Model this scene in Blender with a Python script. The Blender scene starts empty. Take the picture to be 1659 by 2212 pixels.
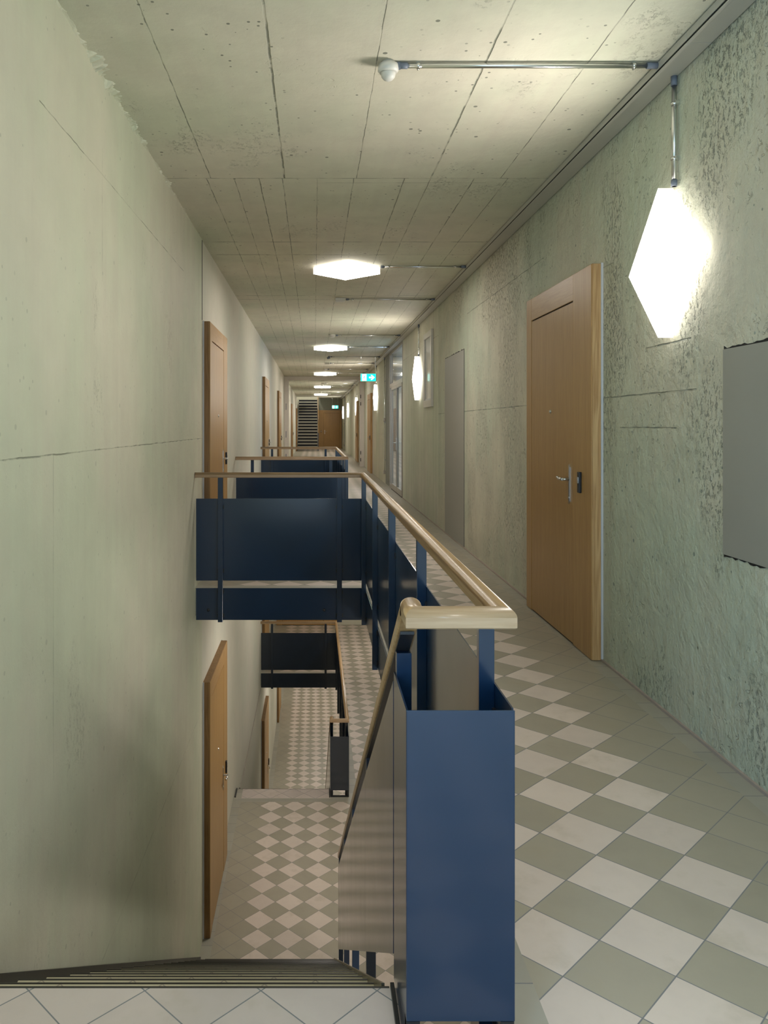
import bpy, bmesh, math, random
from mathutils import Vector, Matrix
random.seed(7)
scene = bpy.context.scene
COL = scene.collection

# ------------------------------------------------------------------ camera, world, exposure
FPX, VPX, VPY, EYE = 1730.0, 679.0, 920.0, 1.40
cam_data = bpy.data.cameras.new('camera')
cam = bpy.data.objects.new('camera', cam_data)
COL.objects.link(cam)
cam.location = (0, 0, EYE)
cam.rotation_euler = (math.pi / 2, 0, 0)
cam_data.sensor_fit = 'HORIZONTAL'
cam_data.sensor_width = 36.0
cam_data.lens = 36.0 * FPX / 1659.0
cam_data.shift_x = (829.5 - VPX) / 1659.0
cam_data.shift_y = -(1106.0 - VPY) / 1659.0
cam_data.clip_start = 0.05
cam_data.clip_end = 200
scene.camera = cam

scene.view_settings.view_transform = 'Standard'
scene.view_settings.look = 'None'
scene.view_settings.gamma = 1.0
scene.view_settings.use_curve_mapping = False
scene.view_settings.exposure = 1.38

world = bpy.data.worlds.new('World')
scene.world = world
world.use_nodes = True
world.node_tree.nodes['Background'].inputs[0].default_value = (0.55, 0.72, 1.0, 1)
world.node_tree.nodes['Background'].inputs[1].default_value = 1.0

LAMP_STRENGTH = 15.0
LAMP_COL = (1.0, 0.94, 0.87)

def area_light(name, loc, rot, sx, sy, power, col):
    d = bpy.data.lights.new(name, 'AREA')
    d.shape = 'RECTANGLE'; d.size = sx; d.size_y = sy; d.energy = power; d.color = col
    o = bpy.data.objects.new(name, d); COL.objects.link(o)
    o.location = loc; o.rotation_euler = rot
    return o
# area lights added as cool daylight behind the camera and in the lobby
area_light('added_back_daylight', (0.55, -3.05, 1.45), (math.pi / 2, 0, 0), 1.9, 2.3, 5, (0.58, 0.78, 1.0))
area_light('added_lobby_daylight', (4.2, 16.8, 1.6), (math.pi / 2, 0, math.pi / 2), 2.4, 2.4, 12, (0.72, 0.86, 1.0))

area_light('added_side_daylight', (-1.25, -1.55, 1.25), (math.pi / 2, 0, -math.pi / 2), 1.9, 1.9, 68, (0.42, 0.70, 1.0))  # added cool light, placed in an unseen left opening to tint the right wall

# ------------------------------------------------------------------ layout constants
XL, XR = -1.03, 1.718
ZC = 3.10
STOREY = 3.34
SLAB = 0.24
Y1, YF1 = 1.995, 6.925          # upper stair opening
OFF = 8.46
Y2, YF2 = Y1 + OFF, YF1 + OFF - 0.03   # second opening
YEND = 49.5
RISE, RUN = STOREY / 19, 0.27
TD = 0.2878

# ------------------------------------------------------------------ node helpers
class E:
    def __init__(s, nt, sock): s.nt, s.s = nt, sock
    def _m(s, op, b=None, c=None, clamp=False):
        n = s.nt.nodes.new('ShaderNodeMath'); n.operation = op; n.use_clamp = clamp
        s.nt.links.new(s.s, n.inputs[0])
        for i, v in ((1, b), (2, c)):
            if v is None: continue
            if isinstance(v, E): s.nt.links.new(v.s, n.inputs[i])
            else: n.inputs[i].default_value = v
        return E(s.nt, n.outputs[0])
    def __add__(s, b): return s._m('ADD', b)
    __radd__ = __add__
    def __sub__(s, b): return s._m('SUBTRACT', b)
    def __mul__(s, b): return s._m('MULTIPLY', b)
    __rmul__ = __mul__
    def __truediv__(s, b): return s._m('DIVIDE', b)
    def floor(s): return s._m('FLOOR')
    def fract(s): return s._m('FRACT')
    def abs(s): return s._m('ABSOLUTE')
    def lt(s, b): return s._m('LESS_THAN', b)
    def gt(s, b): return s._m('GREATER_THAN', b)
    def max(s, b): return s._m('MAXIMUM', b)
    def min(s, b): return s._m('MINIMUM', b)
    def mod(s, b): return s._m('FLOORED_MODULO', b)
    def pow(s, b): return s._m('POWER', b)
    def clamp(s): return s._m('ADD', 0.0, clamp=True)
    def ramp(s, a, b):          # smooth 0..1 between a and b
        n = s.nt.nodes.new('ShaderNodeMapRange'); n.interpolation_type = 'SMOOTHSTEP'
        s.nt.links.new(s.s, n.inputs[0])
        n.inputs[1].default_value = a; n.inputs[2].default_value = b
        n.inputs[3].default_value = 0; n.inputs[4].default_value = 1
        return E(s.nt, n.outputs[0])

def C4(h):
    if isinstance(h, str):
        r, g, b = [int(h[i:i + 2], 16) / 255 for i in (0, 2, 4)]
        f = lambda v: v / 12.92 if v <= 0.04045 else ((v + 0.055) / 1.055) ** 2.4
        return (f(r), f(g), f(b), 1)
    return (*h, 1) if len(h) == 3 else h

class Mat:
    def __init__(s, name, rough=0.5, metal=0.0, spec=0.5):
        s.m = bpy.data.materials.new(name); s.m.use_nodes = True
        s.nt = s.m.node_tree; s.b = s.nt.nodes['Principled BSDF']
        s.b.inputs['Roughness'].default_value = rough
        s.b.inputs['Metallic'].default_value = metal
        s.b.inputs['Specular IOR Level'].default_value = spec
    def n(s, t): return s.nt.nodes.new(t)
    def pos(s):
        g = s.n('ShaderNodeNewGeometry'); return g.outputs['Position']
    def objc(s):
        g = s.n('ShaderNodeTexCoord'); return g.outputs['Object']
    def sep(s, v):
        x = s.n('ShaderNodeSeparateXYZ'); s.nt.links.new(v, x.inputs[0])
        return [E(s.nt, x.outputs[i]) for i in range(3)]
    def scale(s, v, sc, loc=(0, 0, 0)):
        x = s.n('ShaderNodeMapping'); s.nt.links.new(v, x.inputs[0])
        x.inputs['Scale'].default_value = sc; x.inputs['Location'].default_value = loc
        return x.outputs[0]
    def noise(s, v, sc, detail=4, rough=0.55, dist=0.0):
        x = s.n('ShaderNodeTexNoise'); s.nt.links.new(v, x.inputs['Vector'])
        x.inputs['Scale'].default_value = sc; x.inputs['Detail'].default_value = detail
        x.inputs['Roughness'].default_value = rough; x.inputs['Distortion'].default_value = dist
        return E(s.nt, x.outputs[0])
    def voro(s, v, sc, rand=1.0):
        x = s.n('ShaderNodeTexVoronoi'); s.nt.links.new(v, x.inputs['Vector'])
        x.inputs['Scale'].default_value = sc; x.inputs['Randomness'].default_value = rand
        return E(s.nt, x.outputs['Distance'])
    def white(s, *es):
        c = s.n('ShaderNodeCombineXYZ')
        for i, e in enumerate(es): s.nt.links.new(e.s, c.inputs[i])
        w = s.n('ShaderNodeTexWhiteNoise'); w.noise_dimensions = '3D'
        s.nt.links.new(c.outputs[0], w.inputs['Vector'])
        return E(s.nt, w.outputs['Value'])
    def comb(s, *es):
        c = s.n('ShaderNodeCombineXYZ')
        for i, e in enumerate(es):
            if isinstance(e, E): s.nt.links.new(e.s, c.inputs[i])
            else: c.inputs[i].default_value = e
        return c.outputs[0]
    def mix(s, f, a, b):
        x = s.n('ShaderNodeMix'); x.data_type = 'RGBA'
        if isinstance(f, E): s.nt.links.new(f.s, x.inputs[0])
        else: x.inputs[0].default_value = f
        for i, v in ((6, a), (7, b)):
            if hasattr(v, 'is_output') or 'Socket' in type(v).__name__: s.nt.links.new(v, x.inputs[i])
            else: x.inputs[i].default_value = C4(v)
        return x.outputs[2]
    def mul(s, col, f):          # multiply colour by float expression
        x = s.n('ShaderNodeVectorMath'); x.operation = 'SCALE'
        s.nt.links.new(col, x.inputs[0]); s.nt.links.new(f.s, x.inputs['Scale'])
        return x.outputs[0]
    def color(s, v):
        if 'Socket' in type(v).__name__: s.nt.links.new(v, s.b.inputs['Base Color'])
        else: s.b.inputs['Base Color'].default_value = C4(v)
    def rough(s, e): s.nt.links.new(e.s, s.b.inputs['Roughness'])
    def bump(s, e, dist, strength=1.0):
        x = s.n('ShaderNodeBump'); x.inputs['Distance'].default_value = dist
        x.inputs['Strength'].default_value = strength
        s.nt.links.new(e.s, x.inputs['Height'])
        s.nt.links.new(x.outputs[0], s.b.inputs['Normal'])

# ------------------------------------------------------------------ materials
def concrete(name, base, green, dark, joints=(), vert=True, pit=0.6, patch=0.5, board=0.0, streak=0.25,
             ydark=None, bumpd=0.012, axes='yz'):
    """painted cast concrete; joints: list of (axis, value, lo, hi) lines in world metres."""
    M = Mat(name, 0.62, 0, 0.35)
    p = M.pos(); x, y, z = M.sep(p)
    ax = {'x': x, 'y': y, 'z': z}
    a, b = ax[axes[0]], ax[axes[1]]
    big = M.noise(p, 0.75, 3, 0.5)
    mott = M.noise(p, 5.0, 6, 0.6)
    sv = M.scale(p, (9, 9, 0.55) if vert else (9, 0.5, 9))
    stre = M.noise(sv, 1.0, 4, 0.6)
    col = M.mix((big + (stre - 0.5) * 0.3).ramp(0.32, 0.72) * 0.8, base, green)
    tone = (mott - 0.5) * (0.12 + 0.35 * patch) + (stre - 0.5) * streak + (M.noise(p, 1.6, 2) - 0.5) * 0.12 + 1.0
    col = M.mul(col, tone)
    # fine pitting in irregular patches
    pm = M.noise(M.scale(p, (1, 1, 0.55) if vert else (1, .6, 1), (3, 5, 1)), 1.7, 4, 0.6)
    mask = pm.ramp(0.64 - 0.22 * patch, 0.76 - 0.20 * patch)
    if ydark is not None:
        lo, hi = ydark
        mask = (mask + (y.ramp(lo - .3, lo + .3) - y.ramp(hi - .3, hi + .3)) * pm.ramp(0.42, 0.62)).clamp()
    speck = M.noise(M.scale(p, (1, 1, 0.62) if vert else (1, .7, 1)), 46, 6, 0.75).ramp(0.53, 0.58)
    holes = M.voro(p, 16)
    hmask = M.noise(p, 3.1, 2).ramp(0.45, 0.6)
    hole = (holes.lt(0.11)) * hmask * pit
    holeb = M.voro(M.scale(p, (1, 1, 1), (4, 2, 7)), 5.0).lt(0.055) * pit
    pits = (hole + holeb + mask * speck * (M.noise(p, 120, 3, 0.7).ramp(0.40, 0.58)) * (0.35 + 0.65 * patch)).clamp()
    # joints
    line = None
    wob = (M.noise(p, 7, 3) - 0.5) * 0.012
    brk = M.noise(p, 6, 4).ramp(0.44, 0.56)
    for (jx, jv, lo, hi, w) in joints:
        other = {'x': [c for c in axes if c != 'x'], 'y': [c for c in axes if c != 'y'], 'z': [c for c in axes if c != 'z']}[jx][0]
        d = ((ax[jx] - jv) + wob).abs()
        g = (E(M.nt, d.s).ramp(w, w * 0.35)) * ax[other].gt(lo) * ax[other].lt(hi)
        line = g if line is None else line.max(g)
    if board:
        bp = (a + wob * 0.5) / 0.115 if vert else (a + wob * .5) / 0.5
        bl = ((bp.fract() - 0.5).abs()).ramp(0.47, 0.497) * board
        bt = M.white(bp.floor(), bp.floor(), bp.floor())
        col = M.mul(col, (bt - 0.5) * 0.10 + 1.0)
        line = bl if line is None else line.max(bl)
    h = mott * 0.25 + M.noise(p, 14, 5, 0.65) * 0.45 - pits * 0.8 - M.noise(p, 22, 3, 0.6, 1.0).ramp(0.60, 0.66) * M.noise(p, 2.2, 3).ramp(0.5, 0.6) * 0.5 * patch
    h = h + M.noise(p, 3.0, 5, 0.6, 0.6) * 0.5
    if line is not None:
        line = line * brk._m('MULTIPLY_ADD', 0.75, 0.25)
        h = h - line * 0.7
        col = M.mix((line * 0.75).clamp(), col, dark)
    col = M.mix((pits * 0.8).clamp(), col, dark)
    M.color(col); M.bump(h, bumpd, 0.8)
    return M.m

CB, CG, CD = 'a8a18a', '9ba48a', '4c5246'
m_left = concrete('concrete_left', 'd3cfba', 'c3cab0', '7d8070', vert=True, pit=0.35, patch=0.12, streak=0.2, bumpd=0.006, axes='yz',
                  joints=[('z', 1.285, 1.5, 7.34, .004), ('z', 2.62, 3.0, 6.3, .003), ('y', 3.16, 0, 1.285, .002),
                          ('y', 3.89, 2.1, 2.75, .003), ('z', -1.2, 1, 7.34, .002)])
m_plaster = concrete('plaster_left', 'd6d0c0', 'cccdbb', '9a9a88', vert=True, pit=0.0, patch=0.0, streak=0.10, bumpd=0.0015, axes='yz')
m_right = concrete('concrete_right', 'cdc9b5', 'b2bfaa', '76827a', vert=True, pit=1.0, patch=0.52, streak=0.3, ydark=(6.3, 8.4), bumpd=0.045,
                   axes='yz', joints=[('z', 1.565, 3.6, 11.1, .004), ('z', 2.66, 6.0, 9.0, .003), ('z', 1.80, 3.65, 4.15, .005), ('z', 1.39, 3.8, 4.5, .004), ('z', 2.34, 4.6, 5.3, .003), ('y', 7.9, 0, 3, .002)])
m_board = concrete('concrete_right_boards', 'd4d1c0', 'c1c9b2', '666b5b', vert=True, pit=0.4, patch=0.2, board=0.55, bumpd=0.008, axes='yz',
                   joints=[('z', 2.66, 11.1, 48, .004)])
cj = [('x', -.71, 0, 5.5, .004), ('x', -.205, 0, 5.5, .007), ('x', .29, 0, 5.5, .003), ('x', .80, 0, 5.5, .006), ('x', 1.28, 0, 5.5, .003),
      ('y', 5.5, -1.1, 1.7, .006), ('y', 5.6, .0, 1.2, .003)]
for x_, w_ in ((-.74, .004), (-.55, .003), (-.38, .004), (-.22, .004), (.02, .003), (.27, .004), (.62, .004), (.80, .003), (1.1, .004), (1.33, .003)):
    cj.append(('x', x_, 5.5, 60, w_))
for y_ in (7.40, 7.95, 10.45, 10.75, 12.9, 15.4, 17.9, 20.4, 22.9, 25.4, 28, 31, 34, 37, 40, 43):
    cj.append(('y', y_, -1.1, 1.7, .008 + .0004 * y_))
m_ceil = concrete('concrete_ceiling', 'd6d1bf', 'c6cbb4', '5f6356', vert=False, pit=1.0, patch=0.36, streak=0.22, bumpd=0.010, axes='xy', joints=cj)
m_end = concrete('concrete_end', '8f9080', '878c7a', '4c5246', vert=True, pit=.2, patch=.1, bumpd=.004, axes='xz')
m_pil = concrete('concrete_pilaster', '8e9088', '84877f', '4a4d4a', vert=True, pit=.8, patch=.9, bumpd=.01, axes='yz')
m_raw = concrete('concrete_soffit', 'c0bba5', 'b2b5a0', '5c6256', vert=False, pit=.4, patch=.2, bumpd=.006, axes='xy')

def tile_mat(name, X0, Y0, mode='check'):
    M = Mat(name, 0.42, 0, 0.45)
    p = M.pos(); x, y, z = M.sep(p)
    if mode == 'border':
        fa = ((y - Y0) / 0.2035); fl = fa.floor(); fr = fa.fract()
        gr = ((fr - 0.5).abs()).gt(0.490)
        rnd = M.white(fl, fl, fl)
        col = M.mix(0.0, 'a39f92', 'a39f92')
    else:
        a = ((x - X0) + (y - Y0)) / TD; b = ((x - X0) - (y - Y0)) / TD
        fa, fb = a.floor(), b.floor()
        rnd = M.white(fa, fb, fa)
        par = (fa + fb).mod(2.0)
        cx = (fa + fb + 1.0) * (TD / 2) + X0
        g1 = ((a.fract() - 0.5).abs()).gt(0.4915); g2 = ((b.fract() - 0.5).abs()).gt(0.4915)
        gr = g1.max(g2)
        light = par.lt(0.5) * cx.lt(1.30) * cx.gt(-0.60)
        if mode == 'light':
            col = M.mix(0.0, 'c8bbb4', 'c8bbb4')
        else:
            col = M.mix(light, 'a29b8a', 'd4c6bb')
    cl = M.noise(M.comb(x + rnd * 7.0, y + rnd * 3.0, rnd), 5.0, 5, 0.6)
    col = M.mul(col, (cl - 0.5) * 0.28 + (rnd - 0.5) * 0.12 + 1.0)
    col = M.mix(cl.ramp(0.5, 0.75) * 0.35, col, '9a9078')
    col = M.mix(gr, col, '7e8082')
    M.color(col)
    M.rough(gr * 0.3 + (M.noise(p, 9, 3) - 0.5) * 0.12 + 0.40)
    M.bump(gr * -1.0 + cl * 0.15, 0.0018, 0.6)
    return M.m
m_tile1 = tile_mat('tile_upper', .776, 2.756)
m_tile2 = tile_mat('tile_lower', -.676, 7.40)
m_tile3 = tile_mat('tile_lowest', -.676, 7.40)
m_bord1 = tile_mat('tile_border', 0, 3.029, 'border')
m_land = tile_mat('tile_landing', -.708 , 1.985, 'light')

def wood(name, c1, c2, sc=1.0, rough=0.42, along='z', contrast=1.0, coat=0.0):
    M = Mat(name, rough, 0, 0.4)
    p = M.objc()
    k = {'z': (1, 1, .06), 'y': (1, .06, 1), 'x': (.06, 1, 1)}[along]
    fine = M.noise(M.scale(p, tuple(v * 1 for v in k)), 95 * sc, 3, 0.6)
    rings = M.noise(M.scale(p, tuple(v if v < 1 else 1 for v in k)), 7 * sc, 4, 0.5, 1.6)
    bands = M.noise(M.scale(p, tuple(v * .4 if v < 1 else 1 for v in k)), 13 * sc, 1, 0.5)
    wv = ((rings * 9.0).fract() - 0.5).abs() * 2.0
    f = (fine - .5) * 1.0 + (wv - 0.5) * 0.5 * contrast + (bands - 0.5) * 0.5 + 0.5
    col = M.mix(f.clamp(), c2, c1)
    M.color(col)
    if coat: M.b.inputs['Coat Weight'].default_value = coat; M.b.inputs['Coat Roughness'].default_value = .2
    M.bump(fine, 0.0006, 0.4)
    return M.m
m_leaf = wood('oak_veneer', 'ba935a', '9a7442', 1.0, .40, 'z', .25)
m_frame = wood('oak_frame', 'be9860', '9e7848', 1.0, .42, 'z', .4)
m_edge = wood('oak_solid_edge', 'd8b582', 'a98050', .8, .5, 'z', 1.2)
m_edge_d = wood('oak_solid_dark', '9d7a50', '73542f', .8, .5, 'z', .8)
m_rail = wood('oak_handrail', 'c2a074', '957040', 1.1, .32, 'y', .5, .3)
m_railx = wood('oak_handrail_cross', 'b89f82', '927552', 1.1, .35, 'x', .5, .2)

def paint(name, col, rough, spec=.5, metal=0.0, bump=0.0, coat=0.0):
    M = Mat(name, rough, metal, spec)
    p = M.objc()
    n = M.noise(p, 3.0, 3)
    M.color(M.mul(M.mix(0.0, col, col), (n - .5) * .12 + 1.0))
    M.rough((n - .5) * .08 + rough)
    if bump: M.bump(M.noise(p, 220, 2), bump, .3)
    if coat:
        M.b.inputs['Coat Weight'].default_value = coat; M.b.inputs['Coat Roughness'].default_value = .12
    return M.m
m_blue = paint('blue_steel', (0.004, 0.022, 0.060), .30, .4, bump=.0001, coat=0.7)
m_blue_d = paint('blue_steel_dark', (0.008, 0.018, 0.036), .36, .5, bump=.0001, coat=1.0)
m_black = paint('black_steel', (0.012, 0.013, 0.016), .4)
m_steel = paint('brushed_steel', (.62, .62, .60), .28, .5, 1.0)
m_chrome = paint('conduit_steel', (.72, .74, .74), .22, .5, 1.0)
m_tray = paint('tray_steel', (.52, .51, .455), .42, .5, .2)
m_sleeve = paint('grey_plastic', '6f7784', .5)
m_white = paint('white_plastic', 'd9d7cf', .4)
m_wtrim = paint('white_trim', 'c9cdd2', .5)
m_grey = paint('grey_panel_paint', '9b9a90', .5)
m_greym = paint('grey_metal_frame', 'a39c90', .45)
m_portal = paint('portal_paint', 'dcd4cc', .45)
m_dark = paint('dark_gap', (0.008, 0.008, 0.008), .8)
m_tread = paint('stair_tread_top', 'cfc4aa', .5)
m_stairm = paint('stair_steel', (.030, .030, .028), .42, .5, .3)
m_stairn = paint('stair_nosing_steel', (.045, .042, .036), .4, .5, .3)
m_string = paint('stringer_steel', (.30, .27, .21), .32, .5, .8)
m_fartread = paint('far_tread_steel', (.006, .008, .014), .6, .2)
m_sil = paint('joint_filler', 'a79a90', .6)
m_lobby = paint('lobby_paint', 'c8ccc9', .6)

def glass(name):
    M = Mat(name, 0.02, 0, .5)
    M.b.inputs['Transmission Weight'].default_value = 1.0
    M.b.inputs['IOR'].default_value = 1.45
    M.color((.92, .96, .95))
    return M.m
m_glass = glass('window_glass')
m_pane = paint('pane_white_reflection', (.86, .86, .85), .10, .9)  # glass coloured near-white to stand in for its bright reflection
m_winf = paint('window_frame_paint', 'd8d5cc', .4)

def emit(name, col, st):
    m = bpy.data.materials.new(name); m.use_nodes = True
    b = m.node_tree.nodes['Principled BSDF']
    b.inputs['Base Color'].default_value = C4(col); b.inputs['Roughness'].default_value = .5
    b.inputs['Emission Color'].default_value = C4(col); b.inputs['Emission Strength'].default_value = st
    return m
m_lamp = emit('lamp_acrylic', LAMP_COL, LAMP_STRENGTH)
m_lampe = emit('lamp_acrylic_edge', LAMP_COL, LAMP_STRENGTH * .09)
m_exitg = emit('exit_green', (0.0, 0.62, 0.45), 0.9)
m_exitw = emit('exit_white', (0.9, 1.0, 0.97), 1.1)

# ------------------------------------------------------------------ mesh helpers
class MB:
    def __init__(s): s.bm = bmesh.new()
    def box(s, x0, x1, y0, y1, z0, z1, mi=0):
        v = [s.bm.verts.new(c) for c in ((x0, y0, z0), (x1, y0, z0), (x1, y1, z0), (x0, y1, z0),
                                         (x0, y0, z1), (x1, y0, z1), (x1, y1, z1), (x0, y1, z1))]
        for q in ((0, 3, 2, 1), (4, 5, 6, 7), (0, 1, 5, 4), (1, 2, 6, 5), (2, 3, 7, 6), (3, 0, 4, 7)):
            f = s.bm.faces.new([v[i] for i in q]); f.material_index = mi
        return s
    def prism(s, pts, vec, mi=0):
        """extrude a planar polygon (3D points) along vec"""
        vec = Vector(vec)
        a = [s.bm.verts.new(Vector(p)) for p in pts]; b = [s.bm.verts.new(Vector(p) + vec) for p in pts]
        n = len(pts)
        fs = [s.bm.faces.new(a[::-1]), s.bm.faces.new(b)]
        for i in range(n): fs.append(s.bm.faces.new((a[i], a[(i + 1) % n], b[(i + 1) % n], b[i])))
        for f in fs: f.material_index = mi
        bmesh.ops.recalc_face_normals(s.bm, faces=fs)
        return s
    def cyl(s, p0, p1, r, r2=None, seg=16, mi=0):
        p0, p1 = Vector(p0), Vector(p1); r2 = r if r2 is None else r2
        d = (p1 - p0).normalized()
        u = d.orthogonal().normalized(); w = d.cross(u)
        a, b = [], []
        for i in range(seg):
            t = 2 * math.pi * i / seg; o = u * math.cos(t) + w * math.sin(t)
            a.append(s.bm.verts.new(p0 + o * r)); b.append(s.bm.verts.new(p1 + o * r2))
        fs = [s.bm.faces.new(a[::-1]), s.bm.faces.new(b)]
        for i in range(seg):
            f = s.bm.faces.new((a[i], a[(i + 1) % seg], b[(i + 1) % seg], b[i])); f.smooth = True; fs.append(f)
        for f in fs: f.material_index = mi
        bmesh.ops.recalc_face_normals(s.bm, faces=fs)
        return s
    def lathe(s, c, prof, seg=28, mi=0, axis=(0, 0, 1)):
        c = Vector(c); d = Vector(axis).normalized(); u = d.orthogonal().normalized(); w = d.cross(u)
        rings = []
        for (r, h) in prof:
            rings.append([s.bm.verts.new(c + d * h + (u * math.cos(2 * math.pi * i / seg) + w * math.sin(2 * math.pi * i / seg)) * max(r, .0004)) for i in range(seg)])
        fs = []
        for a, b in zip(rings, rings[1:]):
            for i in range(seg):
                f = s.bm.faces.new((a[i], a[(i + 1) % seg], b[(i + 1) % seg], b[i])); f.smooth = True; fs.append(f)
        fs.append(s.bm.faces.new(rings[0][::-1])); fs.append(s.bm.faces.new(rings[-1]))
        for f in fs: f.material_index = mi
        bmesh.ops.recalc_face_normals(s.bm, faces=fs)
        return s

def obj(name, mb, mats, parent=None, bevel=0, loc=None, smooth=False):
    me = bpy.data.meshes.new(name); mb.bm.to_mesh(me); mb.bm.free()
    for m in (mats if isinstance(mats, (list, tuple)) else [mats]): me.materials.append(m)
    o = bpy.data.objects.new(name, me); COL.objects.link(o)
    if parent: o.parent = parent
    if loc: o.location = loc
    if bevel:
        md = o.modifiers.new('bevel', 'BEVEL'); md.width = bevel; md.segments = 2; md.limit_method = 'ANGLE'; md.angle_limit = .7
    return o

def empty(name, loc, label, cat, group=None, rot=0, kind=None):
    o = bpy.data.objects.new(name, None); COL.objects.link(o); o.empty_display_size = .1
    o.location = loc; o.rotation_euler = (0, 0, rot)
    o['label'] = label; o['category'] = cat
    if group: o['group'] = group
    if kind: o['kind'] = kind
    return o
def tag(o, label, cat, group=None, kind=None):
    o['label'] = label; o['category'] = cat
    if group: o['group'] = group
    if kind: o['kind'] = kind
    return o
def struct(o, label=None, cat=None):
    o['kind'] = 'structure'
    if label: o['label'] = label
    if cat: o['category'] = cat
    return o
def dup(root, loc, rot=None, label=None, name=None, group=None):
    def cp(o, par):
        c = o.copy(); COL.objects.link(c); c.parent = par
        for ch in list(o.children): cp(ch, c)
        return c
    r = cp(root, None)
    r.location = loc
    if rot is not None: r.rotation_euler = (0, 0, rot)
    if label: r['label'] = label
    if group: r['group'] = group
    if name: r.name = name
    return r

def gridslab(us, vs, w0, w1, fn, axes='xyz'):
    """cells of a grid (u,v) extruded w0..w1; fn(u,v)-> material index or None; only outer side faces.  axes maps (u,v,w)"""
    mb = MB(); bm = mb.bm
    def P(u, v, w):
        d = dict(zip(axes, (u, v, w))); return (d['x'], d['y'], d['z'])
    n, m = len(us) - 1, len(vs) - 1
    cell = [[fn((us[i] + us[i + 1]) / 2, (vs[j] + vs[j + 1]) / 2) for j in range(m)] for i in range(n)]
    cache = {}
    def V(*a):
        k = P(*a)
        if k not in cache: cache[k] = bm.verts.new(k)
        return cache[k]
    for i in range(n):
        for j in range(m):
            c = cell[i][j]
            if c is None: continue
            u0, u1, v0, v1 = us[i], us[i + 1], vs[j], vs[j + 1]
            q = [bm.faces.new([V(u0, v0, w1), V(u1, v0, w1), V(u1, v1, w1), V(u0, v1, w1)]),
                 bm.faces.new([V(u0, v0, w0), V(u0, v1, w0), V(u1, v1, w0), V(u1, v0, w0)])]
            for (di, dj, e) in ((-1, 0, (u0, v0, u0, v1)), (1, 0, (u1, v0, u1, v1)), (0, -1, (u0, v0, u1, v0)), (0, 1, (u0, v1, u1, v1))):
                ii, jj = i + di, j + dj
                if 0 <= ii < n and 0 <= jj < m and cell[ii][jj] is not None: continue
                a, b, c2, d = e
                q.append(bm.faces.new([V(a, b, w0), V(c2, d, w0), V(c2, d, w1), V(a, b, w1)]))
            for f in q: f.material_index = c
    bmesh.ops.recalc_face_normals(bm, faces=bm.faces[:])
    return mb

# ------------------------------------------------------------------ structure: floors and ceilings
BX, HX = .203, .446          # box / opening edges
YB = -3.0
def hole(x, y, hs):
    for (ya, yb, box) in hs:
        if x < HX and ya < y < yb: return True
        if box and BX < x < HX and ya - .215 < y < yb: return True
    return False
def floor_fn(hs, lvl):
    def fn(x, y):
        if hole(x, y, hs): return None
        if x < XL + .10 or x > 1.625: return 1
        for (ya, yb, box) in hs:
            if HX < x < HX + .103 and ya - .36 < y < yb + .1: return 1
            if box:
                if x < BX and ya - .26 < y < ya: return 2
                if x < HX + .103 and ya - .36 < y < ya - .2: return 1
                if x < HX + .103 and ya - .26 < y < ya: return 1
            elif x < HX + .103 and ya - .1 < y < ya: return 1
            if x < HX + .103 and yb < y < yb + .1: return 1
        return 0
    return fn
def ys_for(hs, y0, y1):
    s = {y0, y1}
    for (ya, yb, box) in hs:
        for v in (ya - .36, ya - .26, ya - .215, ya - .2, ya - .1, ya, yb, yb + .1): s.add(round(v, 4))
    return sorted(v for v in s if y0 <= v <= y1)
XS = [XL - .02, XL + .10, BX, HX, HX + .103, 1.625, XR + .02]
h1 = [(Y1, YF1, True), (Y2, YF2, False)]
h2 = [(Y2, YF2, True)]
YB2, YE2, YB3, YE3 = -3.0, 19.1, 6.0, 30.0
f = gridslab(XS, ys_for(h1, YB, YEND), -.012, 0, floor_fn(h1, 1)); struct(obj('floor', f, [m_tile1, m_bord1, m_land]))
f = gridslab(XS, ys_for(h2, YB2, YE2), -STOREY - .012, -STOREY, floor_fn(h2, 2)); struct(obj('floor', f, [m_tile2, m_bord1, m_land]))
f = gridslab(XS, ys_for([], YB3, YE3), -2 * STOREY - .012, -2 * STOREY, floor_fn([], 3)); struct(obj('floor', f, [m_tile3, m_bord1, m_land]))
XS2 = [XL - .02, BX, HX, XR + .02]
f = gridslab(XS2, ys_for(h1, YB, YEND), -SLAB, -.0125, lambda x, y: None if hole(x, y, h1) else 0); struct(obj('ceiling', f, [m_raw]))
f = gridslab(XS2, ys_for(h2, YB2, YE3), -STOREY - SLAB, -STOREY - .0125, lambda x, y: None if hole(x, y, h2) else 0); struct(obj('ceiling', f, [m_raw]))
f = gridslab([XL - .02, .27, XR + .02], [YB, 47.2, YEND], ZC, ZC + .25, lambda x, y: None if (x < .27 and y > 47.2) else 0); struct(obj('ceiling', f, [m_ceil]))
# stair shaft above the far flight
mb = MB(); mb.box(XL - .1, .27, 47.1, YEND + .2, ZC + 1.6, ZC + 1.7); mb.box(XL - .1, .27, 47.1, 47.2, ZC + .25, ZC + 1.6); mb.box(.27, .33, 47.1, YEND + .2, ZC + .25, ZC + 1.6)
struct(obj('ceiling', mb, [m_raw]))

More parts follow.
